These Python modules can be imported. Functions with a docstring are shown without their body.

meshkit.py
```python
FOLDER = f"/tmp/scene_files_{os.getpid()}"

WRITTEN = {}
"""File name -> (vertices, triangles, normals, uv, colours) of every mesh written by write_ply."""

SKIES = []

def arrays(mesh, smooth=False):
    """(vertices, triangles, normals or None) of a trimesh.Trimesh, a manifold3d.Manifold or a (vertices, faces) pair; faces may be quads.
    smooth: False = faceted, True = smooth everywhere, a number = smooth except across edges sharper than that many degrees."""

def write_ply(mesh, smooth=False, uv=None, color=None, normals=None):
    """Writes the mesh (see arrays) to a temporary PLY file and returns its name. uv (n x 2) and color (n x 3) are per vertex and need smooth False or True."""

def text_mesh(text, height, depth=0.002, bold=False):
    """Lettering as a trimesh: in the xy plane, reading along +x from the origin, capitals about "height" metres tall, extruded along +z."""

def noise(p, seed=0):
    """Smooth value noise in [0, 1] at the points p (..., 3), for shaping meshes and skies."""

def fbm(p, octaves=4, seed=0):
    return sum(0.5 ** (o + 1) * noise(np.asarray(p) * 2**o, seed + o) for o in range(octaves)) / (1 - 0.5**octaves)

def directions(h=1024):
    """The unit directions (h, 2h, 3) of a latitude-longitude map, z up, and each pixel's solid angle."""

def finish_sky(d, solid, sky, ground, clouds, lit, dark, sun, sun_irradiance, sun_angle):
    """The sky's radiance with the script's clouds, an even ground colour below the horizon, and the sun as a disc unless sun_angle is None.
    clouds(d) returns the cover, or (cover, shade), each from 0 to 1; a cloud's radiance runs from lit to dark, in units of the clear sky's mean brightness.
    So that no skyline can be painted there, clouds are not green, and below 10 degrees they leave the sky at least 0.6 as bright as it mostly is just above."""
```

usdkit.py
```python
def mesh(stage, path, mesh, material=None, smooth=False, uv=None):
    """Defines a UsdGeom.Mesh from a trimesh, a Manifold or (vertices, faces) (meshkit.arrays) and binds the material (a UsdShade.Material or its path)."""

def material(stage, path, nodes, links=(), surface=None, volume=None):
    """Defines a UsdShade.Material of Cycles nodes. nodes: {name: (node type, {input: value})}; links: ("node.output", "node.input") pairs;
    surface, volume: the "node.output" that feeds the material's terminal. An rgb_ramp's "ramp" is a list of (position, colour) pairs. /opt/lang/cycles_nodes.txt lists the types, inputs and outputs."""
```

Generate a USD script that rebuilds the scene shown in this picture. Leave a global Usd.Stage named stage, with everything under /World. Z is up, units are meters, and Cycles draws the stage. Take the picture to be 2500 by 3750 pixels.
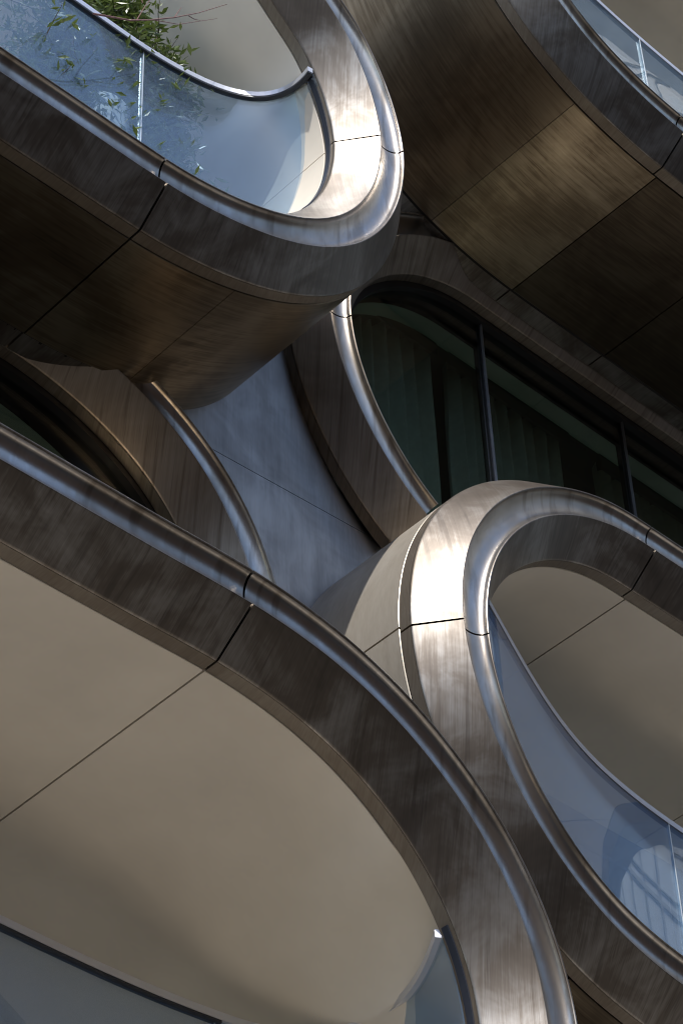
import math
import numpy as np
import trimesh
import meshkit
import usdkit
from shapely.geometry import Polygon
from scipy.interpolate import splprep, splev
from scipy.spatial import cKDTree
from pxr import Usd, UsdGeom, UsdLux, UsdShade, Sdf, Gf, Vt

stage = Usd.Stage.CreateInMemory()
UsdGeom.SetStageUpAxis(stage, UsdGeom.Tokens.z)
UsdGeom.SetStageMetersPerUnit(stage, 1.0)
UsdGeom.Xform.Define(stage, '/World')

# ---------------------------------------------------------------- camera
cam = UsdGeom.Camera.Define(stage, '/World/camera')
R = np.array([[0.730885, -0.681748, -0.032029], [0.448155, 0.514792, -0.730853], [0.514746, 0.519816, 0.681783]])
right, down, fwd = R
M = Gf.Matrix4d(*right, 0, *(-down), 0, *(-fwd), 0, 0, 0, 1.6, 1)
cam.AddTransformOp().Set(M)
cam.CreateFocalLengthAttr(89.62)
cam.CreateHorizontalApertureAttr(24.0)
cam.CreateVerticalApertureAttr(36.0)
cam.CreateClippingRangeAttr((0.1, 5000.0))
cam.CreateExposureAttr(0.6)

# ---------------------------------------------------------------- sky and sun
sun_dir = np.array([-math.sin(math.radians(42)) * math.cos(math.radians(52)),
                    -math.cos(math.radians(42)) * math.cos(math.radians(52)), math.sin(math.radians(52))])
sky = UsdLux.DomeLight.Define(stage, '/World/sky')
sky_mat = usdkit.material(stage, '/World/Looks/sky', {
    's': ('sky_texture', {'sky_type': 'single_scattering', 'sun_disc': False, 'sun_elevation': math.radians(52),
                          'sun_rotation': math.atan2(sun_dir[0], sun_dir[1]), 'altitude': 20.0, 'air_density': 1.0, 'aerosol_density': 0.8, 'ozone_density': 1.0}),
    'b': ('background_shader', {'strength': 0.15})}, [('s.color', 'b.color')], surface='b.background')
UsdShade.MaterialBindingAPI.Apply(sky.GetPrim()).Bind(sky_mat)
sun = UsdLux.DistantLight.Define(stage, '/World/sun')
sun.CreateIntensityAttr(1.0)
sun.CreateAngleAttr(0.53)
sun.CreateNormalizeAttr(True)
sun.CreateColorAttr((1.0, 0.97, 0.92))
z = sun_dir
x = np.cross([0, 0, 1], z); x /= np.linalg.norm(x)
y = np.cross(z, x)
sun.AddTransformOp().Set(Gf.Matrix4d(*x, 0, *y, 0, *z, 0, 0, 0, 60, 1))

# ---------------------------------------------------------------- helpers
used = {}


def path_for(name, parent):
    base = (parent if isinstance(parent, str) else str(parent.GetPath())) if parent is not None else '/World'
    key = base + '/' + name
    n = used.get(key, 0)
    used[key] = n + 1
    return key if n == 0 else f'{key}_{n:03d}'


def tag(p, label=None, cat=None, group=None, kind=None):
    for k, v in (('label', label), ('category', cat), ('group', group), ('kind', kind)):
        if v:
            p.SetCustomDataByKey(k, v)
    return p


def thing(name, label, cat, group=None):
    return tag(UsdGeom.Xform.Define(stage, path_for(name, None)).GetPrim(), label, cat, group)


def obj(name, mesh, mat, parent=None, smooth=30):
    return usdkit.mesh(stage, path_for(name, parent), mesh, mat, smooth=smooth).GetPrim()


def struct(name, mesh, mat, smooth=False):
    return tag(obj(name, mesh, mat, None, smooth), kind='structure')


def box(lo, hi):
    lo, hi = np.array(lo, float), np.array(hi, float)
    b = trimesh.creation.box(hi - lo)
    b.apply_translation((lo + hi) / 2)
    return b


def cat(ms):
    return trimesh.util.concatenate(ms)


def dens(P, n):
    t, _ = splprep(np.array(P, float).T, s=0, k=3)
    Q = np.array(splev(np.linspace(0, 1, 4000), t)).T
    d = np.r_[0, np.cumsum(np.linalg.norm(np.diff(Q, axis=0), axis=1))]
    s = np.linspace(0, d[-1], n)
    return np.c_[np.interp(s, d, Q[:, 0]), np.interp(s, d, Q[:, 1])]


class Curve:
    """A line in an upright plane (x, z), its outward normals and arc length."""

    def __init__(self, P, flip=False, n=520):
        self.P = dens(P, n)
        d = np.gradient(self.P, axis=0)
        d /= np.linalg.norm(d, axis=1, keepdims=True)
        self.N = np.c_[d[:, 1], -d[:, 0]] * (-1 if flip else 1)
        self.s = np.r_[0, np.cumsum(np.linalg.norm(np.diff(self.P, axis=0), axis=1))]

    def at(self, s):
        return np.array([np.interp(s, self.s, self.P[:, 0]), np.interp(s, self.s, self.P[:, 1])]), \
            np.array([np.interp(s, self.s, self.N[:, 0]), np.interp(s, self.s, self.N[:, 1])])

    def near(self, x, z, n=0.0):
        Q = self.P + self.N * n
        return self.s[np.argmin(np.hypot(Q[:, 0] - x, Q[:, 1] - z))]

    def cut(self, s0, s1, step=0.035):
        k = max(2, int((s1 - s0) / step) + 1)
        s = np.linspace(s0, s1, k)
        P = np.c_[np.interp(s, self.s, self.P[:, 0]), np.interp(s, self.s, self.P[:, 1])]
        N = np.c_[np.interp(s, self.s, self.N[:, 0]), np.interp(s, self.s, self.N[:, 1])]
        return P, N / np.linalg.norm(N, axis=1, keepdims=True)


def sweep(P, N, front, back):
    """A solid panel: front and back are (n, y) lines of equal length carried along the curve."""
    front, back = np.array(front, float), np.array(back, float)
    m, k = len(front), len(P)

    def grid(L):
        return np.stack([P[:, None, 0] + N[:, None, 0] * L[None, :, 0], np.broadcast_to(L[None, :, 1], (k, m)),
                         P[:, None, 1] + N[:, None, 1] * L[None, :, 0]], -1).reshape(-1, 3)
    V = np.vstack([grid(front), grid(back)])
    o = k * m
    i, j = np.meshgrid(np.arange(k - 1), np.arange(m - 1), indexing='ij')
    a = (i * m + j).ravel()
    F = [np.c_[a, a + 1, a + m + 1, a + m], np.c_[a + o, a + m + o, a + m + 1 + o, a + 1 + o]]
    i = np.arange(k - 1) * m
    F += [np.c_[i, i + m, i + m + o, i + o], np.c_[i + m - 1, i + m - 1 + o, i + 2 * m - 1 + o, i + 2 * m - 1]]
    j = np.arange(m - 1)
    e = (k - 1) * m
    F += [np.c_[j, j + o, j + 1 + o, j + 1], np.c_[e + j, e + j + 1, e + j + 1 + o, e + j + o]]
    F = np.vstack(F)
    t = trimesh.Trimesh(V, np.vstack([F[:, [0, 1, 2]], F[:, [0, 2, 3]]]), process=False)
    t.merge_vertices()
    t.fix_normals()
    return t


def loft(rows, thick):
    """A sheet through rows of points, made solid by thick along its normals."""
    G = np.array(rows, float)
    k, m = G.shape[:2]
    du = np.gradient(G, axis=0); dv = np.gradient(G, axis=1)
    n = np.cross(du, dv); n /= np.maximum(np.linalg.norm(n, axis=2, keepdims=True), 1e-9)
    V = np.vstack([G.reshape(-1, 3), (G + n * thick).reshape(-1, 3)])
    o = k * m
    i, j = np.meshgrid(np.arange(k - 1), np.arange(m - 1), indexing='ij')
    a = (i * m + j).ravel()
    F = [np.c_[a, a + 1, a + m + 1, a + m], np.c_[a + o, a + m + o, a + m + 1 + o, a + 1 + o]]
    i = np.arange(k - 1) * m
    F += [np.c_[i, i + m, i + m + o, i + o], np.c_[i + m - 1, i + m - 1 + o, i + 2 * m - 1 + o, i + 2 * m - 1]]
    j = np.arange(m - 1); e = (k - 1) * m
    F += [np.c_[j, j + o, j + 1 + o, j + 1], np.c_[e + j, e + j + 1, e + j + 1 + o, e + j + o]]
    F = np.vstack(F)
    t = trimesh.Trimesh(V, np.vstack([F[:, [0, 1, 2]], F[:, [0, 2, 3]]]), process=False)
    t.fix_normals()
    return t


def tube(pts, rad, sides=6):
    pts = np.array(pts, float)
    rad = np.broadcast_to(rad, len(pts))
    d = np.gradient(pts, axis=0); d /= np.linalg.norm(d, axis=1, keepdims=True)
    up = np.where(np.abs(d[:, 2:]) > 0.9, [[1.0, 0, 0]], [[0, 0, 1.0]])
    a = np.cross(d, up); a /= np.linalg.norm(a, axis=1, keepdims=True)
    b = np.cross(d, a)
    th = np.arange(sides) / sides * 2 * np.pi
    V = pts[:, None] + rad[:, None, None] * (a[:, None] * np.cos(th)[None, :, None] + b[:, None] * np.sin(th)[None, :, None])
    k = len(pts)
    F = []
    for i in range(k - 1):
        for j in range(sides):
            p, q = i * sides + j, i * sides + (j + 1) % sides
            F += [[p, q, q + sides], [p, q + sides, p + sides]]
    V = np.vstack([V.reshape(-1, 3), pts[:1], pts[-1:]])
    c0, c1 = k * sides, k * sides + 1
    for j in range(sides):
        F += [[c0, (j + 1) % sides, j], [c1, (k - 1) * sides + j, (k - 1) * sides + (j + 1) % sides]]
    return trimesh.Trimesh(V, F, process=False)


# ---------------------------------------------------------------- materials
def metal(name, streak, dark, mid, light, rough=(0.30, 0.46), cloud=1.1, streak_amt=0.55, aniso=0.0, metallic=1.0, drip=None, cloud_amt=None, fine=0.22, coat=0.0):
    nodes = {
        'gg': ('geometry', {}), 'fl': ('attribute', {'attribute': 'flow'}), 'gx': ('separate_xyz', {}), 'ga': ('math', {'math_type': 'add'}), 'g': ('combine_xyz', {}),
        'm': ('mapping', {'scale': streak}),
        'n1': ('noise_texture', {'scale': 1.0, 'detail': 5.0, 'roughness': 0.62}),
        'mc': ('mapping', {'scale': (cloud, cloud, cloud)}),
        'n2': ('noise_texture', {'scale': 1.0, 'detail': 4.0, 'roughness': 0.6, 'distortion': 0.6}),
        'mf': ('mapping', {'scale': tuple(4.5 * s for s in streak)}),
        'n3': ('noise_texture', {'scale': 1.0, 'detail': 3.0, 'roughness': 0.7}),
        'sp': ('noise_texture', {'scale': 90.0, 'detail': 2.0, 'roughness': 0.6}),
        'a': ('math', {'math_type': 'multiply', 'value2': streak_amt}),
        'b': ('math', {'math_type': 'multiply_add', 'value2': (0.95 - streak_amt) if cloud_amt is None else cloud_amt}),
        'c': ('math', {'math_type': 'multiply_add', 'value2': fine}), 'c2': ('math', {'math_type': 'add', 'value2': 0.5 * (1.17 - streak_amt - ((0.95 - streak_amt) if cloud_amt is None else cloud_amt) - fine)}),
        'r': ('rgb_ramp', {'ramp': [(0.32, dark), (0.55, mid), (0.78, light)]}),
        'rr': ('map_range', {'from_min': 0.35, 'from_max': 0.75, 'to_min': rough[1], 'to_max': rough[0], 'clamp': True}),
        'bs': ('math', {'math_type': 'multiply_add', 'value2': 0.25}),
        'bu': ('bump', {'strength': 0.12, 'distance': 0.004}),
        'p': ('principled_bsdf', {'metallic': metallic, 'anisotropic': aniso, 'coat_weight': coat, 'coat_roughness': 0.38}),
    }
    links = [('gg.position', 'gx.vector'), ('gx.x', 'ga.value1'), ('fl.fac', 'ga.value2'), ('ga.value', 'g.x'), ('gx.y', 'g.y'), ('gx.z', 'g.z'),
             ('g.vector', 'm.vector'), ('m.vector', 'n1.vector'), ('gg.position', 'mc.vector'), ('mc.vector', 'n2.vector'),
             ('g.vector', 'mf.vector'), ('mf.vector', 'n3.vector'), ('gg.position', 'sp.vector'),
             ('n1.fac', 'a.value1'), ('n2.fac', 'b.value1'), ('a.value', 'b.value3'), ('n3.fac', 'c.value1'), ('b.value', 'c.value3'),
             ('c.value', 'c2.value1'), ('c2.value', 'r.fac'), ('r.color', 'p.base_color'), ('c2.value', 'rr.value'), ('rr.result', 'p.roughness'),
             ('sp.fac', 'bs.value1'), ('n3.fac', 'bs.value3'), ('bs.value', 'bu.height'), ('bu.normal', 'p.normal')]
    if drip:
        nodes.update({'dm': ('mapping', {'scale': drip}), 'dn': ('noise_texture', {'scale': 1.0, 'detail': 2.5, 'roughness': 0.5, 'distortion': 0.25}),
                      'dr': ('rgb_ramp', {'ramp': [(0.0, (1, 1, 1)), (0.55, (1, 1, 1)), (0.66, (0.72, 0.70, 0.68)), (1.0, (0.6, 0.58, 0.56))]}),
                      'dx': ('mix', {'mix_type': 'multiply', 'fac': 1.0})})
        links.remove(('r.color', 'p.base_color'))
        links += [('g.vector', 'dm.vector'), ('dm.vector', 'dn.vector'), ('dn.fac', 'dr.fac'), ('r.color', 'dx.color1'), ('dr.color', 'dx.color2'), ('dx.color', 'p.base_color')]
    return usdkit.material(stage, '/World/Looks/' + name, nodes, links, surface='p.BSDF')


def plain(name, color, rough=0.6, metallic=0.0, var=0.08, scale=3.0, bump=0.0, spec=0.4):
    c = np.array(color)
    nodes = {'g': ('geometry', {}), 'n': ('noise_texture', {'scale': scale, 'detail': 5.0, 'roughness': 0.6}),
             'r': ('rgb_ramp', {'ramp': [(0.3, tuple(c * (1 - var))), (0.7, tuple(np.minimum(c * (1 + var), 0.95)))]}),
             'p': ('principled_bsdf', {'roughness': rough, 'metallic': metallic, 'specular_ior_level': spec})}
    links = [('g.position', 'n.vector'), ('n.fac', 'r.fac'), ('r.color', 'p.base_color')]
    if bump:
        nodes['bu'] = ('bump', {'strength': bump, 'distance': 0.01})
        links += [('n.fac', 'bu.height'), ('bu.normal', 'p.normal')]
    return usdkit.material(stage, '/World/Looks/' + name, nodes, links, surface='p.BSDF')


def pane(name, tint, ior=1.5, wave=0.0, wscale=1.0, gloss=(1, 1, 1), film=None):
    nodes = {'t': ('transparent_bsdf', {'color': tint}), 'gl': ('glossy_bsdf', {'color': gloss, 'roughness': 0.0}),
             'f': ('fresnel', {'IOR': ior}), 'm': ('mix_closure', {})}
    nodes.update({'gg': ('geometry', {}), 'io': ('mix_float', {'a': ior, 'b': 1.0 / ior})})
    links = [('gg.backfacing', 'io.fac'), ('io.result', 'f.IOR'), ('f.fac', 'm.fac'), ('t.BSDF', 'm.closure1'), ('gl.BSDF', 'm.closure2')]
    if film:
        nodes.update({'d': ('diffuse_bsdf', {'color': film[1]}), 'tr': ('translucent_bsdf', {'color': film[1]}), 'dm': ('mix_closure', {'fac': 0.25}), 'fm': ('mix_closure', {'fac': film[0]})})
        links += [('d.BSDF', 'dm.closure1'), ('tr.BSDF', 'dm.closure2'), ('t.BSDF', 'fm.closure1'), ('dm.closure', 'fm.closure2')]
        links[links.index(('t.BSDF', 'm.closure1'))] = ('fm.closure', 'm.closure1')
    if wave:
        nodes.update({'g': ('geometry', {}), 'n': ('noise_texture', {'scale': wscale, 'detail': 1.0, 'roughness': 0.4}),
                      'bu': ('bump', {'strength': 1.0, 'distance': wave})})
        links += [('g.position', 'n.vector'), ('n.fac', 'bu.height'), ('bu.normal', 'gl.normal')]
    return usdkit.material(stage, '/World/Looks/' + name, nodes, links, surface='m.closure')


M_band = metal('bronzed_steel_band', (52.0, 2.5, 0.9), (0.040, 0.029, 0.020), (0.104, 0.083, 0.064), (0.30, 0.28, 0.255), rough=(0.38, 0.54), streak_amt=0.20, cloud=2.4, cloud_amt=0.68, fine=0.16, drip=(30.0, 2.4, 0.9), coat=0.85)
M_return = metal('bronzed_steel_return', (40.0, 3.0, 0.6), (0.085, 0.066, 0.05), (0.17, 0.14, 0.11), (0.28, 0.245, 0.20), rough=(0.50, 0.60), streak_amt=0.24, cloud_amt=0.5, metallic=0.8)
M_surround = metal('pale_bronze_surround', (44.0, 1.6, 0.5), (0.11, 0.088, 0.066), (0.235, 0.198, 0.16), (0.40, 0.36, 0.31), rough=(0.38, 0.52), streak_amt=0.24, cloud_amt=0.5, fine=0.20, drip=(26.0, 1.6, 0.5))
M_groove = metal('bronzed_steel_groove', (6.0, 1.2, 2.5), (0.16, 0.125, 0.095), (0.32, 0.28, 0.235), (0.48, 0.45, 0.42), rough=(0.24, 0.36), streak_amt=0.32, drip=(13.0, 2.0, 2.0))
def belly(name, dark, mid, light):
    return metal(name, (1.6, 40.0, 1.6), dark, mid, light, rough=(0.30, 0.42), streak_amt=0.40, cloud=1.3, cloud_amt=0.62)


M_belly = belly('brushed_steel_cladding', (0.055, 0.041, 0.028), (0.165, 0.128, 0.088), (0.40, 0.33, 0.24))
M_belly_shaded = belly('shaded_steel_cladding', (0.034, 0.026, 0.018), (0.085, 0.066, 0.046), (0.19, 0.155, 0.11))  # darker copy of the same steel: shade painted into the undersides
M_belly_lit = belly('lit_steel_cladding', (0.055, 0.042, 0.028), (0.19, 0.148, 0.10), (0.47, 0.39, 0.275))  # lighter copy of the same steel: reflected street light painted into the colour
M_barrel = metal('pale_bronze_barrel', (5.0, 9.0, 2.0), (0.25, 0.22, 0.18), (0.40, 0.355, 0.295), (0.50, 0.455, 0.39), rough=(0.45, 0.55), streak_amt=0.3, metallic=0.55)
M_panel = metal('pale_steel_panel', (7.0, 3.0, 0.7), (0.18, 0.168, 0.158), (0.29, 0.273, 0.258), (0.44, 0.42, 0.40), rough=(0.34, 0.46), cloud=1.9, streak_amt=0.30)
M_dark = plain('dark_joint', (0.012, 0.010, 0.009), 0.8)
M_black = plain('black_frame', (0.010, 0.010, 0.011), 0.35)
M_plaster = plain('beige_plaster', (0.59, 0.53, 0.445), 0.75, var=0.07, scale=1.4, bump=0.02)
M_rail = plain('pale_metal_rail', (0.66, 0.67, 0.72), 0.38, metallic=0.75, var=0.03)
M_seal = plain('silver_seal', (0.75, 0.8, 0.82), 0.3, metallic=0.6, var=0.02)
M_gasket = plain('navy_gasket', (0.02, 0.024, 0.035), 0.35)
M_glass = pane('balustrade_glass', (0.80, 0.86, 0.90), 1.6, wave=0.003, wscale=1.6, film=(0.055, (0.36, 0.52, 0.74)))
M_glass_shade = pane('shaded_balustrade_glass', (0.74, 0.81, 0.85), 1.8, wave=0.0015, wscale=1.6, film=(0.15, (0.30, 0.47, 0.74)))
M_window = pane('window_glass', (0.56, 0.61, 0.575), 1.5)
M_cove = plain('pale_cove', (0.74, 0.84, 0.74), 0.7)
M_curtain = plain('pale_curtain', (0.74, 0.76, 0.73), 0.9, var=0.10, scale=14.0)
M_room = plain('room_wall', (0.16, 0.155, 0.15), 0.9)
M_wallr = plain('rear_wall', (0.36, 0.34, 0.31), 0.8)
M_floor = plain('balcony_floor', (0.10, 0.095, 0.09), 0.8)

# ---------------------------------------------------------------- setting: ground, street
M_asphalt = plain('asphalt', (0.05, 0.048, 0.046), 0.9, var=0.2, scale=1.5)
M_pave = plain('paving', (0.40, 0.37, 0.33), 0.85, var=0.12, scale=0.8)
struct('ground', box((-400, -400, -0.3), (400, 400, -0.004)), M_asphalt)
struct('road', box((-400, -9.5, -0.2), (400, 3.5, 0.0)), M_asphalt)
struct('pavement', box((-400, 3.5, -0.2), (400, 9.6, 0.12)), M_pave)
struct('pavement', box((-400, -14.0, -0.2), (400, -9.5, 0.12)), M_pave)

# ---------------------------------------------------------------- the curved lines of the facade (x, z), metres
lower = np.array([[6.191, 13.739], [6.42, 13.75], [6.648, 13.782], [6.871, 13.833], [7.088, 13.904], [7.294, 13.995], [7.488, 14.107], [7.666, 14.24],
                  [7.825, 14.395], [7.963, 14.571], [8.079, 14.765], [8.171, 14.972], [8.24, 15.19], [8.284, 15.415], [8.302, 15.643]])
flat = lambda xs, zz: [[a, zz] for a in xs]
RIGHT_C = np.vstack([flat((-2, 0, 2, 3.5, 4.5, 5.2, 5.7), 13.739), lower, (lower * [1, -1] + [0, 31.286])[::-1][1:], flat((5.7, 5.2, 4.5, 3.5, 2, 0, -2), 17.547)])
LEFT_C = np.vstack([flat((18, 16, 14, 13, 12, 11.4), 13.78), [[11.117, 13.78], [10.874, 13.778], [10.636, 13.751], [10.406, 13.688], [10.186, 13.596], [9.978, 13.476],
                    [9.786, 13.333], [9.612, 13.167], [9.458, 12.983], [9.328, 12.783], [9.223, 12.569], [9.148, 12.345], [9.103, 12.113], [9.09, 11.876],
                    [9.108, 11.638], [9.156, 11.403], [9.231, 11.175], [9.332, 10.956], [9.458, 10.752], [9.608, 10.565], [9.779, 10.399], [9.971, 10.259],
                    [10.182, 10.147], [10.411, 10.068], [10.656, 10.012], [10.92, 9.98]], flat((11.3, 12, 13, 14, 16, 18), 9.965)])
down2 = np.array([[6.382, 9.946], [6.558, 9.932], [6.732, 9.909], [6.903, 9.875], [7.071, 9.828], [7.234, 9.768], [7.392, 9.694], [7.543, 9.606], [7.685, 9.505],
                  [7.817, 9.392], [7.938, 9.266], [8.046, 9.127], [8.14, 8.978], [8.218, 8.819], [8.28, 8.651], [8.323, 8.476], [8.348, 8.294]])
SECOND_C = np.vstack([flat((-2, 0, 2, 3.5, 4.5, 5.2, 5.9), 9.948), down2, [[8.357, 8.04]], (down2 * [1, -1] + [0, 16.08])[::-1], flat((5.9, 5.2, 4.5, 3.5, 2, 0, -2), 6.132)])

H = 0.1125      # half width of the nose groove
FN, FY, FE = 0.3225, 0.255, 0.350   # where the slanted face ends, and its return


def panel(name, mesh, mat, parent, curve, D):
    """A steel panel that also carries, per vertex, how far rain tracks drift sideways on it."""
    p = obj(name, mesh, mat, parent)
    v = np.array(UsdGeom.Mesh(p).GetPointsAttr().Get())
    tz = np.abs(curve.N[cKDTree(curve.P).query(v[:, [0, 2]])[1], 0])
    k = np.clip(tz / 0.6, 0, 1)
    flow = -0.57 * k * k * (3 - 2 * k) * (v[:, 1] - D)
    UsdGeom.PrimvarsAPI(p).CreatePrimvar('flow', Sdf.ValueTypeNames.FloatArray, 'vertex').Set(Vt.FloatArray.FromNumpy(flow.astype(np.float32)))
    return p


def band(label, curve, D, joints, outer=True, inner=True, s_lim=None, name='facade_band', cat_='facade band', mat=None):
    mat = mat or M_band
    t = thing(name, label, cat_)
    s0, s1 = s_lim or (0, curve.s[-1])
    cuts = [s0] + sorted(j for j in joints if s0 < j < s1) + [s1]
    th = np.linspace(0.06, math.pi - 0.06, 15)
    gr = np.c_[np.cos(th) * (H - 0.008), D + 0.004 + np.sin(th) ** 0.9 * 0.066]
    gb = np.c_[np.cos(th) * (H + 0.002), D + 0.014 + np.sin(th) ** 0.9 * 0.068]

    def face(sg):
        f = [(H - 0.008, D + 0.006), (H - 0.004, D + 0.001), (H, D), (H + 0.006, D + 0.003), (FN - 0.009, D + FY - 0.011), (FN - 0.003, D + FY - 0.003), (FN - 0.001, D + FY + 0.003), (FN - 0.001, D + FY + 0.006)]
        b = [(H - 0.007, D + 0.016), (H - 0.004, D + 0.014), (H - 0.001, D + 0.015), (H + 0.002, D + 0.018), (FN - 0.019, D + FY - 0.004), (FN - 0.013, D + FY + 0.003), (FN - 0.012, D + FY + 0.005), (FN - 0.012, D + FY + 0.006)]
        return [(a * sg, c) for a, c in f], [(a * sg, c) for a, c in b]
    for a, b in zip(cuts[:-1], cuts[1:]):
        P, N = curve.cut(a + (0.007 if a > s0 else 0), b - (0.007 if b < s1 else 0))
        if outer:
            panel('face_panel', sweep(P, N, *face(1)), mat, t, curve, D)
        panel('groove_panel', sweep(P, N, gr, gb), M_groove, t, curve, D)
        if inner:
            panel('reveal_panel', sweep(P, N, *face(-1)), mat, t, curve, D)
        for sg in ([1] if outer else []) + ([-1] if inner else []):
            panel('return_strip', sweep(P, N, [(FN * sg, D + FY + 0.008), (FN * sg, D + FY + 0.012), (FN * sg, D + FE - 0.004), ((FN - 0.003) * sg, D + FE)],
                                        [((FN - 0.012) * sg, D + FY + 0.008), ((FN - 0.012) * sg, D + FY + 0.012), ((FN - 0.012) * sg, D + FE - 0.004), ((FN - 0.012) * sg, D + FE)]), M_return if mat is M_band else mat, t, curve, D)
    P, N = curve.cut(s0, s1, 0.06)
    core_f = np.vstack([[(FN - 0.05, D + FE - 0.01), (FN - 0.05, D + FY + 0.02), (H + 0.02, D + 0.06)], np.c_[np.cos(th) * (H + 0.012), D + 0.024 + np.sin(th) * 0.075],
                        [(-H - 0.02, D + 0.06), (-FN + 0.05, D + FY + 0.02), (-FN + 0.05, D + FE - 0.01)]])
    core_b = np.c_[np.linspace(FN - 0.05, -FN + 0.05, len(core_f)), np.full(len(core_f), D + FE - 0.005)]
    obj('backing', sweep(P, N, core_f, core_b), M_dark, t)
    return t


def cladding(label, curve, y0, y1, cuts, gaps, n=FN, mat=None, name='steel_cladding', cat_='metal cladding', part='cladding_panel', thick=0.012, parent=None):
    """The surface that runs straight back into the building from a band."""
    t = parent or thing(name, label, cat_)
    for k, (a, b) in enumerate(zip(cuts[:-1], cuts[1:])):
        P, N = curve.cut(a + gaps[k] / 2, b - gaps[k + 1] / 2)
        sg = np.sign(n)
        ye = y1[k] if isinstance(y1, tuple) else y1
        ys = [y0, y0 + 0.004, ye - 0.004, ye]
        f = [(n - sg * 0.004, ys[0]), (n, ys[1]), (n, ys[2]), (n - sg * 0.004, ys[3])]
        bk = [(n - sg * thick, yy) for yy in ys]
        obj(part, sweep(P, N, f, bk), (mat[k] if isinstance(mat, list) else mat) or M_belly, t)
    if parent is None:
        P, N = curve.cut(cuts[0], cuts[-1], 0.06)
        y1 = min(y1) if isinstance(y1, tuple) else y1
        k2 = n - sg * (thick + 0.008)
        obj('backing', sweep(P, N, [(k2, y0 + 0.002), (k2, y1 + 0.03)], [(k2 - sg * 0.01, y0 + 0.002), (k2 - sg * 0.01, y1 + 0.03)]), M_dark, t)
    return t


def shifted(P, dx, dz):
    return np.array(P) + [dx, dz]


UPPER_C = np.vstack([flat((-2, 0, 2, 3.5, 4.5, 5.2, 5.7), 13.739), lower, [[8.284, 15.87], [8.24, 16.096], [8.171, 16.314], [8.079, 16.521], [7.963, 16.715], [7.812, 16.885],
                     [7.62, 17.08], [7.42, 17.32], [7.22, 17.66], [7.02, 18.1], [6.74, 18.55], [6.3, 18.85], [5.8, 18.96], [5.2, 19.0]], flat((4.5, 3.5, 2, 0, -2), 19.0)])
C1 = Curve(shifted(UPPER_C, 0.022, 0.022)); D1 = 7.739          # upper left balcony
C2 = Curve(SECOND_C, flip=True); D2 = 7.05                      # lower left balcony
C3 = Curve(shifted(LEFT_C, -0.005, 7.667), flip=False); D3 = 7.118   # upper right balcony
C6 = Curve(shifted(LEFT_C, 0.007, 0.013), flip=False); D6 = 8.037    # lower right balcony
C4 = Curve(shifted(LEFT_C, 0.001, 3.84), flip=False); D4 = 9.096    # right window
C5 = Curve(shifted(RIGHT_C, 0.048, -3.75)); D5 = 9.074              # left window
for c, cx, cz in ((C1, 6, 15.6), (C2, 6, 8), (C3, 12, 19.5), (C6, 12, 11.9), (C4, 12, 15.8), (C5, 6, 11.7)):
    k = len(c.P) // 2
    if np.dot(c.N[k], np.array([cx, cz]) - c.P[k]) > 0:
        c.N = -c.N

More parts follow.
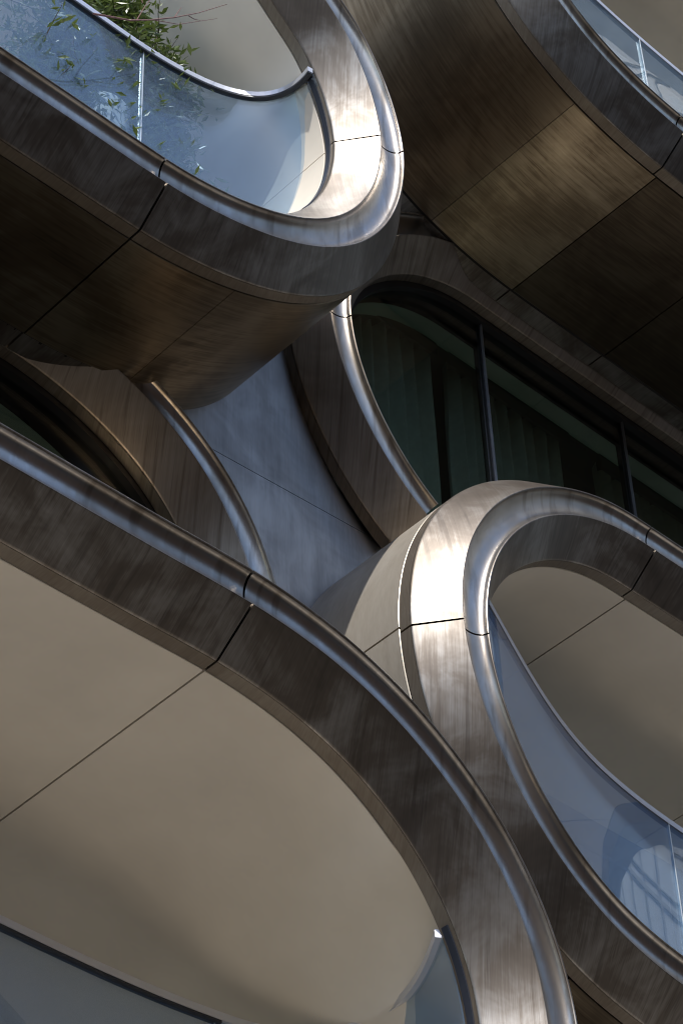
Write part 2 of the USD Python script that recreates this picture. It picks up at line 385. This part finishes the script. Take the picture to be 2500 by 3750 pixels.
# bands round the four balconies
band('dark bronzed steel band sweeping round the upper left balcony with the shrub', C1, D1,
     [C1.near(6.31, 13.74), C1.near(8.31, 15.685)], s_lim=(0, C1.near(7.05, 18.05)))
band('streaked brown steel band arching over the large lower left balcony', C2, D2, [C2.near(6.33, 9.94), C2.near(4.0, 9.94), C2.near(8.3, 7.2)])
band('very dark steel band curving down below the glass at the top right corner', C3, D3, [C3.near(11.07, 17.63), C3.near(9.09, 19.55), C3.near(13.3, 17.63)])
band('bright curled steel band looping round the right balcony, sunlit at its left end', C6, D6, [C6.near(11.09, 13.78), C6.near(9.1, 11.88), C6.near(12.8, 9.97)])
# bands round the two recessed windows
band('pale brown steel surround on the right side of the small left window', C5, D5, [], s_lim=(C5.near(7.9, 10.75), C5.s[-1]), name='window_surround', cat_='window surround', mat=M_surround)
band('dark steel surround with a shining inner edge around the curtained window', C4, D4, [C4.near(9.13, 15.67)], s_lim=(0, C4.near(9.95, 14.12)), name='window_surround', cat_='window surround', mat=M_surround)

# underside cladding that runs back from the bands
jx = C1.near(6.315, 13.45, FN)
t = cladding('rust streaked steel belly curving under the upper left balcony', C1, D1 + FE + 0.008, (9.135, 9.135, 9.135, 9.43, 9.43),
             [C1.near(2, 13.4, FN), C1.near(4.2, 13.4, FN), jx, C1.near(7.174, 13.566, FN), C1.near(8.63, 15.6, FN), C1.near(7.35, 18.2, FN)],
             [0, 0.010, 0.012, 0.004, 0.004, 0], cat_='metal cladding', mat=[M_belly, M_belly, M_belly_lit, M_belly_lit, M_belly])
cladding(None, C1, 9.147, 9.325, [C1.near(2, 13.4, FN), C1.near(4.2, 13.4, FN), jx, C1.near(7.172, 13.566, FN)], [0, 0.012, 0.014, 0.003], n=FN - 0.02, mat=M_band, part='edge_strip', thick=0.03, parent=t)
jr = [C3.near(v, 17.3, FN) for v in (11.07, 12.23, 13.40, 14.57)]
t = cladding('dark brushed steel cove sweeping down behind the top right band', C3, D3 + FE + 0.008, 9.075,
             [C3.near(14, 21.9, FN), C3.near(8.76, 19.55, FN), C3.near(10.14, 17.42, FN)] + jr + [C3.s[-1]], [0, 0.004, 0.004, 0.010, 0.010, 0.010, 0.010, 0], mat=[M_belly, M_belly, M_belly_lit] + [M_belly_shaded] * 4)
cladding(None, C3, 9.087, 9.265, [C3.near(8.76, 19.55, FN)] + jr + [C3.s[-1]], [0, 0.014, 0.014, 0.014, 0.014, 0], n=FN - 0.022, mat=M_band, part='edge_strip', thick=0.03, parent=t)
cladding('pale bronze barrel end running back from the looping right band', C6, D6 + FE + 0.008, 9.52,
         [C6.near(14, 14.1, FN), C6.near(11.1, 14.1, FN), C6.near(8.78, 11.885, FN), C6.near(9.05, 10.85, FN), C6.near(10.05, 9.86, FN), C6.near(12.2, 9.65, FN), C6.s[-1]], [0, 0.012, 0.014, 0.004, 0.012, 0.012, 0], mat=[M_barrel, M_barrel, M_barrel, M_belly_shaded, M_belly_shaded, M_belly_shaded])
cladding('brown steel top of the arch over the lower left balcony', C2, D2 + FE + 0.008, 9.2,
         [C2.near(2, 10.2, FN), C2.near(6.33, 10.2, FN), C2.near(8.68, 8.04, FN), C2.near(6, 5.8, FN)], [0, 0.012, 0.012, 0])

# plaster linings of the balconies
def offset_curve(c, n):
    o = Curve.__new__(Curve)
    o.P = c.P + c.N * n[:, None]
    o.N = c.N
    o.s = np.r_[0, np.cumsum(np.linalg.norm(np.diff(o.P, axis=0), axis=1))]
    return o


def lining(label, curve, D, cuts, n=-FN):
    return cladding(label, curve, D + FE + 0.006, 10.36, cuts, [0] + [0.012] * (len(cuts) - 2) + [0], n=n, mat=M_plaster, name='balcony_ceiling', cat_='ceiling', part='plaster_panel', thick=0.03)


lining('shaded beige plaster lining above the upper left glass balustrade', C1, D1, [C1.near(2, 14.06, -FN), C1.near(6.31, 14.06, -FN), C1.near(7.98, 15.66, -FN), C1.near(6.31, 18.5, -FN), C1.near(2, 18.68, -FN)])
step = np.clip((9.45 - C2.P[:, 1]) / 0.7, 0, 1)
L2 = offset_curve(C2, -FN + 0.25 * step * step * (3 - 2 * step) * (C2.P[:, 0] > 7))
lining('broad beige plaster ceiling filling the lower left balcony', L2, D2, [L2.near(2, 9.62), L2.near(6.33, 9.62), L2.near(8.2, 8.04), L2.near(5, 6.45)], n=-0.0005)
lining('grey beige plaster ceiling in the top right corner', C3, D3, [C3.near(17, 21.1, -FN), C3.near(13.5, 21.1, -FN), C3.near(9.4, 19.55, -FN), C3.near(13, 17.95, -FN), C3.s[-1]])
lining('sunny beige plaster ceiling inside the looping right band', C6, D6, [C6.near(17, 13.47, -FN), C6.near(13.4, 13.47, -FN), C6.near(11.1, 13.47, -FN), C6.near(9.42, 11.88, -FN), C6.near(13, 10.28, -FN), C6.s[-1]])

# ---------------------------------------------------------------- recessed panel between the two windows
pl = lambda a: 9.35 + 0.05 * (a - 7.2)       # its plane leans back a little to the right
in5 = C5.P + C5.N * 0.06
out4 = C4.P + C4.N * (FN - 0.01)
m5 = (in5[:, 1] > 10.5) & (in5[:, 1] < 14.4) & (in5[:, 0] > 6.6)
m4 = (out4[:, 1] > 14.2) & (out4[:, 1] < 17.3) & (out4[:, 0] < 10.4)
a5 = in5[m5]; a5 = a5[np.argsort(-a5[:, 1])]
a4 = out4[m4]; a4 = a4[np.argsort(a4[:, 1])]
outline = np.vstack([[[6.6, 16.5]], [[6.6, a5[0, 1]]], a5, [[8.5, 10.9]], [[10.3, 10.9]], [[10.4, 14.0]], a4, [[9.0, 17.4]]])
poly = Polygon(outline).buffer(0)
up = Polygon([[0, 12.806], [20, 15.188], [20, 30], [0, 30]])
lo = Polygon([[0, 12.80], [20, 15.182], [20, 0], [0, 0]])
t = thing('recessed_wall', 'blue grey steel wall in the gap between the two windows', 'metal wall')
for half in (up, lo):
    g = poly.intersection(half)
    for q in getattr(g, 'geoms', [g]):
        m = trimesh.creation.extrude_polygon(q, 0.02, engine='earcut')
        v = np.array(m.vertices)
        m.vertices = np.c_[v[:, 0], pl(v[:, 0]) + 0.0 + v[:, 2], v[:, 1]]
        m.fix_normals()
        obj('wall_panel', m, M_panel, t, smooth=False)
g = poly.buffer(-0.02)
m = trimesh.creation.extrude_polygon(g if g.geom_type == 'Polygon' else max(g.geoms, key=lambda q: q.area), 0.02, engine='earcut')
v = np.array(m.vertices); m.vertices = np.c_[v[:, 0], pl(v[:, 0]) + 0.025 + v[:, 2], v[:, 1]]; m.fix_normals()
obj('backing', m, M_dark, t, smooth=False)

# ---------------------------------------------------------------- windows
def window(label, curve, D, mullions, xr, zr, side):
    t = thing('window', label, 'window')
    yg = D + FE + 0.06
    P, N = curve.cut(0, curve.s[-1], 0.05)
    # black frame that follows the surround
    obj('frame', sweep(P, N, [(-FN + 0.01, D + FE + 0.002), (-FN - 0.055, D + FE + 0.002), (-FN - 0.055, D + FE + 0.14)], [(-FN + 0.02, D + FE + 0.14), (-FN + 0.02, D + FE + 0.145), (-FN - 0.05, D + FE + 0.145)]), M_black, t)
    # reveal: dark, then a pale cove strip, then dark again
    obj('reveal', sweep(P, N, [(-FN - 0.01, D + FE + 0.146), (-FN - 0.01, D + FE + 0.30)], [(-FN + 0.02, D + FE + 0.146), (-FN + 0.02, D + FE + 0.30)]), M_black, t)
    obj('cove_strip', sweep(P, N, [(-FN - 0.012, D + FE + 0.302), (-FN - 0.012, D + FE + 0.47)], [(-FN + 0.02, D + FE + 0.302), (-FN + 0.02, D + FE + 0.47)]), M_cove, t)
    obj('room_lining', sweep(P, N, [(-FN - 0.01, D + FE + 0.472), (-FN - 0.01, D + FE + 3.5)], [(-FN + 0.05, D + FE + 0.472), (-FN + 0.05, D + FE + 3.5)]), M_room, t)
    inn = curve.P + curve.N * (-FN - 0.03)
    pg = Polygon(np.vstack([inn, [[side, inn[-1, 1]], [side, inn[0, 1]]]])).buffer(0)
    xs = [xr[0]] + list(mullions) + [xr[1]]
    for a, b in zip(xs[:-1], xs[1:]):
        q = pg.intersection(Polygon([[a + 0.004, zr[0]], [b - 0.004, zr[0]], [b - 0.004, zr[1]], [a + 0.004, zr[1]]]))
        q = q if q.geom_type == 'Polygon' else max(q.geoms, key=lambda k: k.area)
        m = trimesh.creation.extrude_polygon(q, 0.012, engine='earcut')
        v = np.array(m.vertices); m.vertices = np.c_[v[:, 0], yg + v[:, 2], v[:, 1]]; m.fix_normals()
        obj('glass_pane', m, M_window, t, smooth=False)
    for a in mullions:
        mu = obj('mullion', box((a - 0.014, yg - 0.012, zr[0]), (a + 0.014, yg + 0.07, zr[1])), M_black, t, smooth=False)
        obj('fin', box((a - 0.005, yg - 0.034, zr[0]), (a + 0.005, yg - 0.0125, zr[1])), M_mull, mu, smooth=False)
    m = box((min(xr) - 0.2, D + FE + 3.51, zr[0] - 0.2), (max(xr) + 0.2, D + FE + 3.6, zr[1] + 0.2))
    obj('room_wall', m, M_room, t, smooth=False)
    return t


M_mull = plain('mullion', (0.30, 0.31, 0.34), 0.35, metallic=0.8)
window('dark green window with drawn curtains behind its mullions', C4, D4, [11.12, 12.87, 14.62], (8.8, 16.5), (14.0, 17.34), 18.0)
window('sliver of dark window with a green arc under the left belly', C5, D5, [4.2], (0, 8.4), (10.6, 13.5), -2.0)


def curtain(label, x0, x1, yc, z0, z1, pitch, seed, group=None):
    rng = np.random.default_rng(seed)
    xs = np.linspace(x0, x1, int((x1 - x0) / pitch * 10) + 1)
    ph = np.cumsum(np.r_[0, np.diff(xs)] * (2 * np.pi / pitch) * (1 + 0.35 * (meshkit.noise(np.c_[xs * 4, xs * 0, xs * 0], seed) - 0.5)))
    rows = []
    for zz in np.linspace(z0, z1, 14):
        k = (z1 - zz) / (z1 - z0)
        rows.append(np.c_[xs + 0.01 * np.sin(3 * zz + xs * 5), yc + (0.07 + 0.02 * k) * np.sin(ph + 0.25 * np.sin(zz * 2.1)) + 0.012 * np.sin(ph * 0.37 + zz), np.full(len(xs), zz + 0.012 * np.cos(ph) * (zz > z1 - 0.01))])
    t = thing('curtain', label, 'curtain')
    obj('fabric', loft(rows, 0.003), M_curtain, t, smooth=60)
    obj('pelmet', box((x0 - 0.05, yc - 0.115, z1 - 0.13), (x1 + 0.05, yc - 0.085, z1 + 0.03)), M_room, t, smooth=False)


curtain('pleated pale curtain in the arched pane beside the shining window edge', 9.2, 10.97, 10.02, 14.1, 17.26, 0.155, 1)
curtain('dim pleated curtain in the middle pane right of the mullion', 11.22, 12.6, 10.02, 14.1, 17.26, 0.155, 2)
curtain('barely visible dark curtain in the far right pane', 13.1, 14.5, 10.02, 14.1, 17.26, 0.155, 3)

# ---------------------------------------------------------------- rear walls of the balconies and the building behind
t = thing('rear_window_wall', 'blue grey window wall at the back of the right balcony', 'window wall')
obj('head_frame', box((8.5, 10.365, 13.20), (17, 10.44, 13.55)), plain('head_frame', (0.20, 0.21, 0.23), 0.4), t, smooth=False)
for k in range(5):
    a = 9.0 + 1.6 * k
    obj('glass_pane', box((a + 0.02, 10.40, 10.3), (a + 1.58, 10.42, 13.19)), plain('rear_glass', (0.16, 0.19, 0.22), 0.15, spec=0.6) if k == 0 else '/World/Looks/rear_glass', t, smooth=False)
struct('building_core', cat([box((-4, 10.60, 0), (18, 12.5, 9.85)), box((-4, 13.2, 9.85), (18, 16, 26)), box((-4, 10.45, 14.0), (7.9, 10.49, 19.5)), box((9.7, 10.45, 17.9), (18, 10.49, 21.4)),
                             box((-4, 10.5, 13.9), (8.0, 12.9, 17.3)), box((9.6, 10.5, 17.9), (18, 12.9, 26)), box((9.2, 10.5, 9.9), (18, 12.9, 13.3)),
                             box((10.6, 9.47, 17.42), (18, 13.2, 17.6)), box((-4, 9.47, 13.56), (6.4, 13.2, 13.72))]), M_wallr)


# ---------------------------------------------------------------- glass balustrades
def balustrade(label, plan, ztop, joints, curve, D, warp_end, lean=0.0, drop=1.7, glass=None):
    """plan: (x, y) of the rail, from the straight run to the jamb; towards the jamb the glass leans to stay against it."""
    t = thing('glass_balustrade', label, 'balustrade')
    plan = np.array(plan, float)
    tk, _ = splprep(plan.T, s=len(plan) * 0.012 ** 2, k=3)
    Q = np.array(splev(np.linspace(0, 1, 600), tk)).T
    d = np.r_[0, np.cumsum(np.linalg.norm(np.diff(Q, axis=0), axis=1))]
    inn = curve.P + curve.N * (-FN)
    right_side = curve.N[len(curve.N) // 2, 0] > 0
    k0 = (inn[:, 0].argmax() if right_side else inn[:, 0].argmin())
    sill = inn[:k0 + 1] if inn[0, 1] < inn[k0, 1] else inn[k0:][::-1]

    def jamb_x(zz):
        # x of the inner lining at height zz, on the sill half and beyond
        lo_half = sill[np.argsort(sill[:, 1])]
        top = curve.P + curve.N * (-FN)
        hi = top[k0:] if inn[0, 1] < inn[k0, 1] else top[:k0 + 1]
        allp = np.vstack([lo_half, hi])
        allp = allp[np.argsort(allp[:, 1])]
        return np.interp(zz, allp[:, 1], allp[:, 0])
    w = np.clip((d - warp_end[0]) / (d[-1] - warp_end[0]), 0, 1) ** 1.5 if warp_end[0] < d[-1] else np.zeros_like(d)

    def row(zz, s):
        p = np.c_[np.interp(s, d, Q[:, 0]), np.interp(s, d, Q[:, 1])]
        dx = jamb_x(zz) - jamb_x(ztop)
        return np.c_[p[:, 0] + np.interp(s, d, w) * dx + np.interp(s, d, np.minimum(w * 2, 1)) * lean * (ztop - zz), p[:, 1], np.full(len(s), zz)]
    js = [0.0] + [d[np.argmin(np.abs(Q[:, 0] - j))] for j in joints] + [d[-1]]
    for a, b in zip(js[:-1], js[1:]):
        s = np.linspace(a + 0.006, b - 0.006, max(4, int((b - a) / 0.05)))
        obj('glass_pane', loft([row(zz, s) for zz in np.linspace(ztop - drop, ztop - 0.03, 16)], 0.018), glass or M_glass, t, smooth=40)
    for j in js[1:-1]:
        s = np.array([j - 0.004, j + 0.004])
        obj('joint_seal', loft([row(zz, s) for zz in (ztop - drop, ztop - 0.035)], 0.02), M_seal, t, smooth=False)
    s = np.linspace(0, d[-1], 160)
    r = row(ztop, s)
    c = r[:, :2]
    dn = np.gradient(c, axis=0); dn /= np.linalg.norm(dn, axis=1, keepdims=True)
    nn = np.c_[dn[:, 1], -dn[:, 0]]
    if nn[0, 1] > 0:
        nn = -nn
    def ring(off, zz):
        return np.c_[c + nn * off, np.full(len(c), zz)]
    obj('handrail', closed_loft([ring(0.020, ztop - 0.034), ring(0.022, ztop + 0.010), ring(0.018, ztop + 0.014), ring(-0.018, ztop + 0.014), ring(-0.022, ztop + 0.010), ring(-0.020, ztop - 0.034)]), M_rail, t, smooth=False)
    kg = max(8, int(np.searchsorted(d[np.linspace(0, 599, 160).astype(int)], warp_end[0]))) if ztop < 10 else len(c)
    c, nn = c[:kg], nn[:kg]
    obj('rail_gasket', closed_loft([ring(0.019, ztop - 0.052), ring(0.019, ztop - 0.036), ring(-0.019, ztop - 0.036), ring(-0.019, ztop - 0.052)]), M_gasket, t, smooth=30)
    # channel that holds the glass against the jamb
    if len(warp_end) > 1:
        ka, kb = curve.near(*warp_end[1], -FN), curve.near(*warp_end[2], -FN)
        P, N = curve.cut(min(ka, kb), max(ka, kb))
        obj('end_channel', sweep(P, N, [(-FN + 0.0005, D + FY + 0.03), (-FN - 0.010, D + FY + 0.03), (-FN - 0.010, D + FE - 0.03)], [(-FN + 0.0005, D + FE - 0.022), (-FN - 0.001, D + FE - 0.022), (-FN - 0.009, D + FE - 0.022)]), M_gasket, t)
    return t


def closed_loft(rings):
    G = np.array(rings)
    m, k = G.shape[:2]
    V = G.reshape(-1, 3)
    F = []
    for i in range(m):
        a, b = i * k, ((i + 1) % m) * k
        j = np.arange(k - 1)
        F += [np.c_[a + j, a + j + 1, b + j + 1], np.c_[a + j, b + j + 1, b + j]]
    for e in (0, k - 1):
        F.append(np.array([[e, i * k + e, (i + 1) * k + e] for i in range(1, m - 1)]))
    t = trimesh.Trimesh(V, np.vstack(F), process=False)
    t.fix_normals()
    return t


balustrade('tall blue glass balustrade in front of the shrub, curling up to the band', [(0, 8.65), (2, 8.65), (4, 8.65), (5.5, 8.65), (6.4, 8.65), (6.8, 8.645), (7.0, 8.62), (7.2, 8.6), (7.42, 8.562), (7.578, 8.51), (7.706, 8.416), (7.784, 8.315), (7.823, 8.195), (7.81, 8.076), (7.787, 8.012)],
           16.366, [4.8, 6.80], C1, D1, (7.2, (7.98, 14.6), (7.81, 16.37)), lean=0.2)
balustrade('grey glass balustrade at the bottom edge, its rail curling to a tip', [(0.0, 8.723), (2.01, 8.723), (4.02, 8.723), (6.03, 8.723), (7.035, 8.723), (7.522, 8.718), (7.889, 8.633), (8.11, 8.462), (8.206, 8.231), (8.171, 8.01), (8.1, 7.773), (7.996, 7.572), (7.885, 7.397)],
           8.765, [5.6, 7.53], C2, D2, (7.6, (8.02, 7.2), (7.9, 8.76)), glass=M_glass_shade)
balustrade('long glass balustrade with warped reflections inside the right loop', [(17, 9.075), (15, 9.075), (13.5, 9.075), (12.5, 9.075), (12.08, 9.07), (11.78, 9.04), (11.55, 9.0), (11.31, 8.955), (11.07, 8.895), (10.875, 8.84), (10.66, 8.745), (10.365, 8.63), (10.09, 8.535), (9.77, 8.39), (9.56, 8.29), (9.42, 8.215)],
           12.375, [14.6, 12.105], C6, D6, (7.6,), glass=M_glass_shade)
balustrade('narrow strip of pale glass balustrade in the top right corner', [(17, 7.81), (15, 7.81), (13.5, 7.81), (12.5, 7.81), (12.0, 7.81), (11.6, 7.81), (11.3, 7.81), (11.1, 7.80), (10.5, 7.75), (10.0, 7.64), (9.6, 7.54), (9.4, 7.47)],
           20.05, [14.0, 11.69], C3, D3, (9.0,))
for zt, yb, xa, xb, lab in ((16.366, 8.70, 0, 7.3, 'dark floor slab behind the upper left glass'), (12.375, 9.15, 10.6, 17, 'dark floor slab behind the right glass')):
    pass

# ---------------------------------------------------------------- plants behind the upper left glass
M_leaf = usdkit.material(stage, '/World/Looks/leaf', {
    'g': ('geometry', {}), 'r': ('rgb_ramp', {'ramp': [(0.0, (0.09, 0.125, 0.03)), (0.5, (0.24, 0.28, 0.06)), (1.0, (0.50, 0.52, 0.20))]}),
    'p': ('principled_bsdf', {'roughness': 0.32, 'specular_ior_level': 0.6}), 't': ('translucent_bsdf', {}), 'm': ('mix_closure', {'fac': 0.25})},
    [('g.random_per_island', 'r.fac'), ('r.color', 'p.base_color'), ('r.color', 't.color'), ('p.BSDF', 'm.closure1'), ('t.BSDF', 'm.closure2')], surface='m.closure')
M_bark = plain('bark', (0.10, 0.075, 0.055), 0.85, var=0.3, scale=30)
M_redtwig = plain('red_twig', (0.17, 0.085, 0.075), 0.7, var=0.25, scale=30)


def leaf_mesh(centres, size, rng, droop=0.0, narrow=0.38):
    n = len(centres)
    a = rng.normal(size=(n, 3)); a[:, 2] = a[:, 2] * 0.6 - droop
    a /= np.linalg.norm(a, axis=1, keepdims=True)
    b = np.cross(a, rng.normal(size=(n, 3))); b /= np.linalg.norm(b, axis=1, keepdims=True)
    c = np.cross(a, b)
    L = size * rng.uniform(0.6, 1.25, n)[:, None]
    w = L * narrow
    pts = [centres, centres + a * L * 0.45 + b * w * 0.5 + c * w * 0.12, centres + a * L, centres + a * L * 0.45 - b * w * 0.5 + c * w * 0.12, centres + a * L * 0.5]
    V = np.stack(pts, 1).reshape(-1, 3)
    o = np.arange(n)[:, None] * 5
    F = np.vstack([o + [0, 1, 4], o + [1, 2, 4], o + [0, 4, 3], o + [4, 2, 3]])
    return trimesh.Trimesh(V, F, process=False)


def shrub(label, base, tips, seed, leaf, per, bark=M_bark, spread=0.1, name='shrub', droop=0.0, narrow=0.38, side=5):
    rng = np.random.default_rng(seed)
    t = thing(name, label, 'shrub')
    wood, cs = [], []
    base = np.array(base, float)
    for tip in tips:
        tip = np.array(tip, float)
        b = base + rng.normal(0, 0.05, 3) * [1, 1, 0]
        mid = (b + tip) / 2 + rng.normal(0, 0.08, 3)
        s = np.linspace(0, 1, 10)[:, None]
        p = (1 - s) ** 2 * b + 2 * s * (1 - s) * mid + s ** 2 * tip
        wood.append(tube(p, np.linspace(0.016, 0.004, 10), 5))
        for k in range(side):
            u = rng.uniform(0.35, 1.0)
            q0 = (1 - u) ** 2 * b + 2 * u * (1 - u) * mid + u ** 2 * tip
            q1 = q0 + rng.normal(0, 1, 3) * [0.14, 0.10, 0.10] + [0, 0, 0.08 - droop * 0.2]
            wood.append(tube(np.linspace(q0, q1, 4) + rng.normal(0, 0.006, (4, 3)), np.linspace(0.006, 0.002, 4), 4))
            cs.append(np.linspace(q0, q1, per)[rng.integers(0, per, per)] + rng.normal(0, spread * 0.45, (per, 3)))
        cs.append(p[rng.integers(4, 10, per)] + rng.normal(0, spread * 0.5, (per, 3)))
    obj('stem', cat(wood), bark, t, smooth=40)
    obj('foliage', leaf_mesh(np.vstack(cs), leaf, rng, droop, narrow), M_leaf, t, smooth=False)


rng = np.random.default_rng(5)
tips = [(rng.uniform(5.95, 7.42), rng.uniform(8.80, 9.12), rng.uniform(15.5, 16.75)) for _ in range(110)] + \
       [(6.35 + 0.05 * q, 8.80, 17.0 - 0.012 * q) for q in range(12)] + [(7.05 + 0.05 * q, 8.82, 16.66 - 0.03 * q) for q in range(7)] + \
       [(rng.uniform(6.9, 7.45), rng.uniform(8.80, 9.0), rng.uniform(15.3, 16.2)) for _ in range(24)] + \
       [(q, rng.uniform(8.72, 8.9), 17.12 - 0.62 * (q - 6.55) - rng.uniform(0, 0.45)) for q in rng.uniform(6.2, 7.3, 52)]
shrub('leafy green shrub growing behind and over the upper left glass', (6.65, 9.05, 14.6), tips, 11, 0.088, 24, side=7, narrow=0.32)
tips = [(rng.uniform(5.3, 6.0), rng.uniform(8.9, 9.2), rng.uniform(15.3, 16.0)) for _ in range(22)]
shrub('smaller dense dark shrub behind the glass at the top left edge', (5.6, 9.1, 14.6), tips, 12, 0.045, 30, side=6)
rng = np.random.default_rng(8)
t = thing('bare_branch', 'bare reddish branch reaching right above the green shrub', 'branch')
k = 8.3 / 9.0
hz = lambda a, zz: np.array([a * k, 8.3, 1.6 + (zz - 1.6) * k])
main = [hz(6.6, 16.95), hz(6.94, 17.18), hz(7.15, 17.38), hz(7.36, 17.6), hz(7.6, 17.88), hz(7.89, 18.26)]
obj('stem', tube(main, np.linspace(0.0075, 0.002, 6), 6), M_redtwig, t)
for pts in ([hz(7.15, 17.38), hz(7.4, 17.55), hz(7.79, 17.98)], [hz(7.0, 17.24), hz(7.08, 17.5), hz(7.22, 17.85)], [hz(7.36, 17.6), hz(7.40, 17.72), hz(7.43, 17.80)], [hz(7.05, 17.5), hz(7.0, 17.62), hz(6.98, 17.75)], [hz(7.5, 17.75), hz(7.56, 17.76), hz(7.62, 17.80)]):
    obj('twig', tube(pts, np.linspace(0.004, 0.0014, 3), 5), M_redtwig, t)
t = thing('planter', 'pale round planter rim low behind the upper left glass', 'planter')
ring = trimesh.creation.revolve(np.array([[0.0, 0.0], [0.15, 0.0], [0.20, 0.75], [0.23, 1.02], [0.225, 1.06], [0.205, 1.075], [0.185, 1.05], [0.0, 1.03]]), sections=40)
ring.apply_translation((6.64, 8.93, 14.66))
obj('bowl', ring, plain('planter', (0.55, 0.55, 0.53), 0.6), t)

# ---------------------------------------------------------------- across the street (seen as reflections)
M_tower = plain('tower_glass', (0.22, 0.24, 0.25), 0.6, var=0.05, scale=0.2)
M_tline = plain('tower_mullion', (0.05, 0.055, 0.06), 0.5)
M_brick = plain('brown_brick', (0.14, 0.085, 0.06), 0.85, var=0.2, scale=2.0)
t = thing('tower', 'pale tower with a dark window grid mirrored in the right balcony glass', 'tower')
TX, ya, yb, TH = 70.0, -46.0, 15.5, 150.0
obj('wall', box((TX, ya, 0), (TX + 25, yb, TH)), M_tower, t, smooth=False)
m = []
for yy in np.arange(ya, yb + 0.1, 3.2):
    m.append(box((TX - 0.12, yy - 0.2, 0), (TX - 0.001, yy + 0.2, TH)))
for zz in np.arange(3, TH, 3.4):
    m.append(box((TX - 0.10, ya, zz - 0.12), (TX - 0.002, yb, zz + 0.12)))
    m.append(box((TX - 0.10, ya, zz + 0.6), (TX - 0.002, yb, zz + 0.68)))
g = obj('window_grid', cat(m), M_tline, t, smooth=False)
t = thing('brick_building', 'long brown brick building across the street, out of frame', 'building')
obj('wall', box((-90, -26, 0), (60, -14.5, 20.5)), M_brick, t, smooth=False)
obj('parapet', box((-90, -14.9, 20.5), (60, -14.4, 21.2)), M_pave, t, smooth=False)
